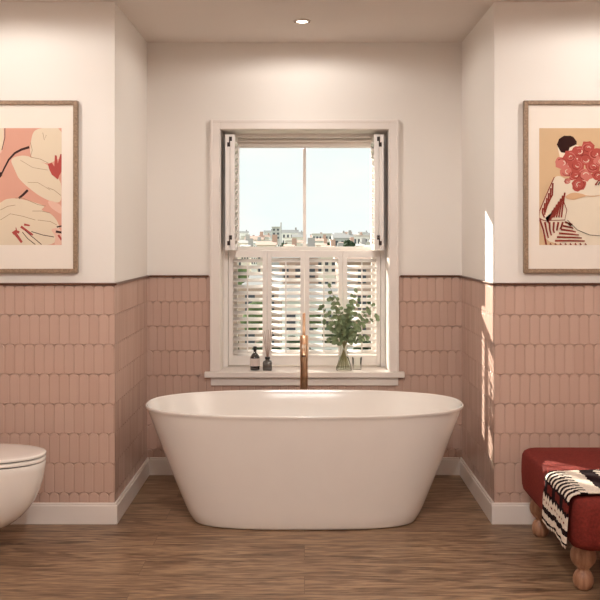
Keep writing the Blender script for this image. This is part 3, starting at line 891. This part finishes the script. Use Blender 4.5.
def tree(px, D, t_, wpx, mi, label, group=None):
    h = top(t_, D); r_ = wpx/2*D/F
    t = thing('tree', label, 'tree', (bx_at(px, D), D, GZ), 0, group)
    bm = bmesh.new(); tube(bm, [(0, 0, 0), (.1, 0, h*.3), (0, .1, h*.6)], [.35, .28, .15], 8); link('trunk', bm, TRUNK, t)
    rr = random.Random(int(px*7+D)); bm = bmesh.new()
    zc = max(h - r_*1.1, h*.55); rz = h - zc
    for k in range(26):
        a, e = rr.uniform(0, 2*PI), math.asin(rr.uniform(-.8, .95)); q = rr.uniform(.45, .78)
        c = Vector((math.cos(a)*math.cos(e)*r_*q, math.sin(a)*math.cos(e)*r_*q, zc + math.sin(e)*rz*q))
        s = r_*rr.uniform(.26, .40)
        mm = Matrix.Translation(c) @ Matrix.Diagonal((s, s, s*.8*min(1.4, rz/r_), 1))
        bmesh.ops.create_icosphere(bm, subdivisions=2, radius=1, matrix=mm)
    for v in bm.verts: v.co += Vector((rr.uniform(-1, 1), rr.uniform(-1, 1), rr.uniform(-1, 1)))*r_*.035
    link('crown', bm, TREE[mi], t)
tree(349, 160, 239, 14, 0, 'dark green tree in front of the white block')
tree(380, 150, 242, 16, 0, 'dark green tree at the right edge of the upper pane')
tree(311, 230, 243, 10, 0, 'small dark tree just right of the glazing bar')
tree(236, 60, 262, 26, 1, 'light green tree close outside the left shutter')
tree(256, 45, 300, 34, 1, 'light green bushy tree low outside the left shutter')
tree(312, 50, 308, 24, 1, 'light green tree low outside, behind the copper tap')
tree(346, 48, 312, 30, 0, 'dark green tree low outside, behind the eucalyptus')
tree(380, 62, 285, 26, 0, 'dark green tree low outside the right shutter')
tree(296, 40, 335, 30, 0, 'dark green tree lowest outside, behind the middle of the shutters')
tree(268, 36, 338, 34, 0, 'dark green tree lowest outside, behind the soap bottle')
tree(366, 36, 338, 34, 0, 'dark green tree lowest outside, right of the vase')
tree(334, 66, 322, 26, 0, 'dark green tree outside, just right of the tap')
tree(276, 96, 282, 16, 0, 'dark green tree outside, behind the reed diffuser')
for i, (px, D, t_) in enumerate(((262, 270, 243), (284, 341, 242), (330, 345, 241.5), (372, 275, 243), (226, 280, 241), (398, 340, 241), (210, 180, 246), (410, 215, 244))):
    tree(px, D, t_, 9, 0, 'small dark tree among the distant rooftops', 'small trees among the distant rooftops')
bm = bmesh.new(); tube(bm, [(0, 0, 0), (0, 0, 24.5)], .45, 8); mast = link('radio_mast', bm, ROOF[0])
mast.location = (bx_at(281, 640), 640, GZ); tag(mast, 'thin dark mast rising above the left skyline', 'mast')

# ------------------------------------------------------------------ sky and sun
w = bpy.data.worlds.new('sky'); S.world = w; w.use_nodes = True
N, L = w.node_tree.nodes, w.node_tree.links
bg = N['Background']
tc = N.new('ShaderNodeTexCoord'); nz = N.new('ShaderNodeTexNoise'); nz.inputs['Scale'].default_value = 7; nz.inputs['Detail'].default_value = 5
mp = N.new('ShaderNodeMapping'); mp.inputs['Scale'].default_value = (1, 1, 2.4)
L.new(tc.outputs['Generated'], mp.inputs['Vector']); L.new(mp.outputs[0], nz.inputs['Vector'])
rp = N.new('ShaderNodeValToRGB'); rp.color_ramp.elements[0].position = .38; rp.color_ramp.elements[1].position = .62
rp.color_ramp.elements[0].color = (.655, .705, .695, 1); rp.color_ramp.elements[1].color = (.70, .705, .69, 1)
L.new(nz.outputs['Fac'], rp.inputs['Fac']); L.new(rp.outputs['Color'], bg.inputs['Color'])
bg.inputs['Strength'].default_value = 1.5
sd = bpy.data.lights.new('sun', 'SUN'); sd.energy = 16; sd.angle = math.radians(.6); sd.color = (1, .93, .82)
so = bpy.data.objects.new('sun', sd); COL.objects.link(so)
so.rotation_euler = Vector((.75, -1, -.41)).to_track_quat('-Z', 'Y').to_euler(); so.location = (-20, 40, 20)

# ------------------------------------------------------------------ camera
cd = bpy.data.cameras.new('camera'); cd.sensor_width = 36; cd.lens = F/600*36
cd.shift_x = -4.5/600; cd.shift_y = -62/600; cd.clip_start = .05; cd.clip_end = 3000
co = bpy.data.objects.new('camera', cd); COL.objects.link(co)
co.location = (0, 0, CAMZ); co.rotation_euler = (PI/2, 0, 0); S.camera = co

S.view_settings.view_transform = 'Standard'; S.view_settings.look = 'None'
S.view_settings.gamma = 1; S.view_settings.use_curve_mapping = False; S.view_settings.exposure = 0
S.cycles.max_bounces = 10; S.cycles.diffuse_bounces = 5; S.cycles.transparent_max_bounces = 24
S.cycles.sample_clamp_indirect = 6; S.cycles.use_denoising = True
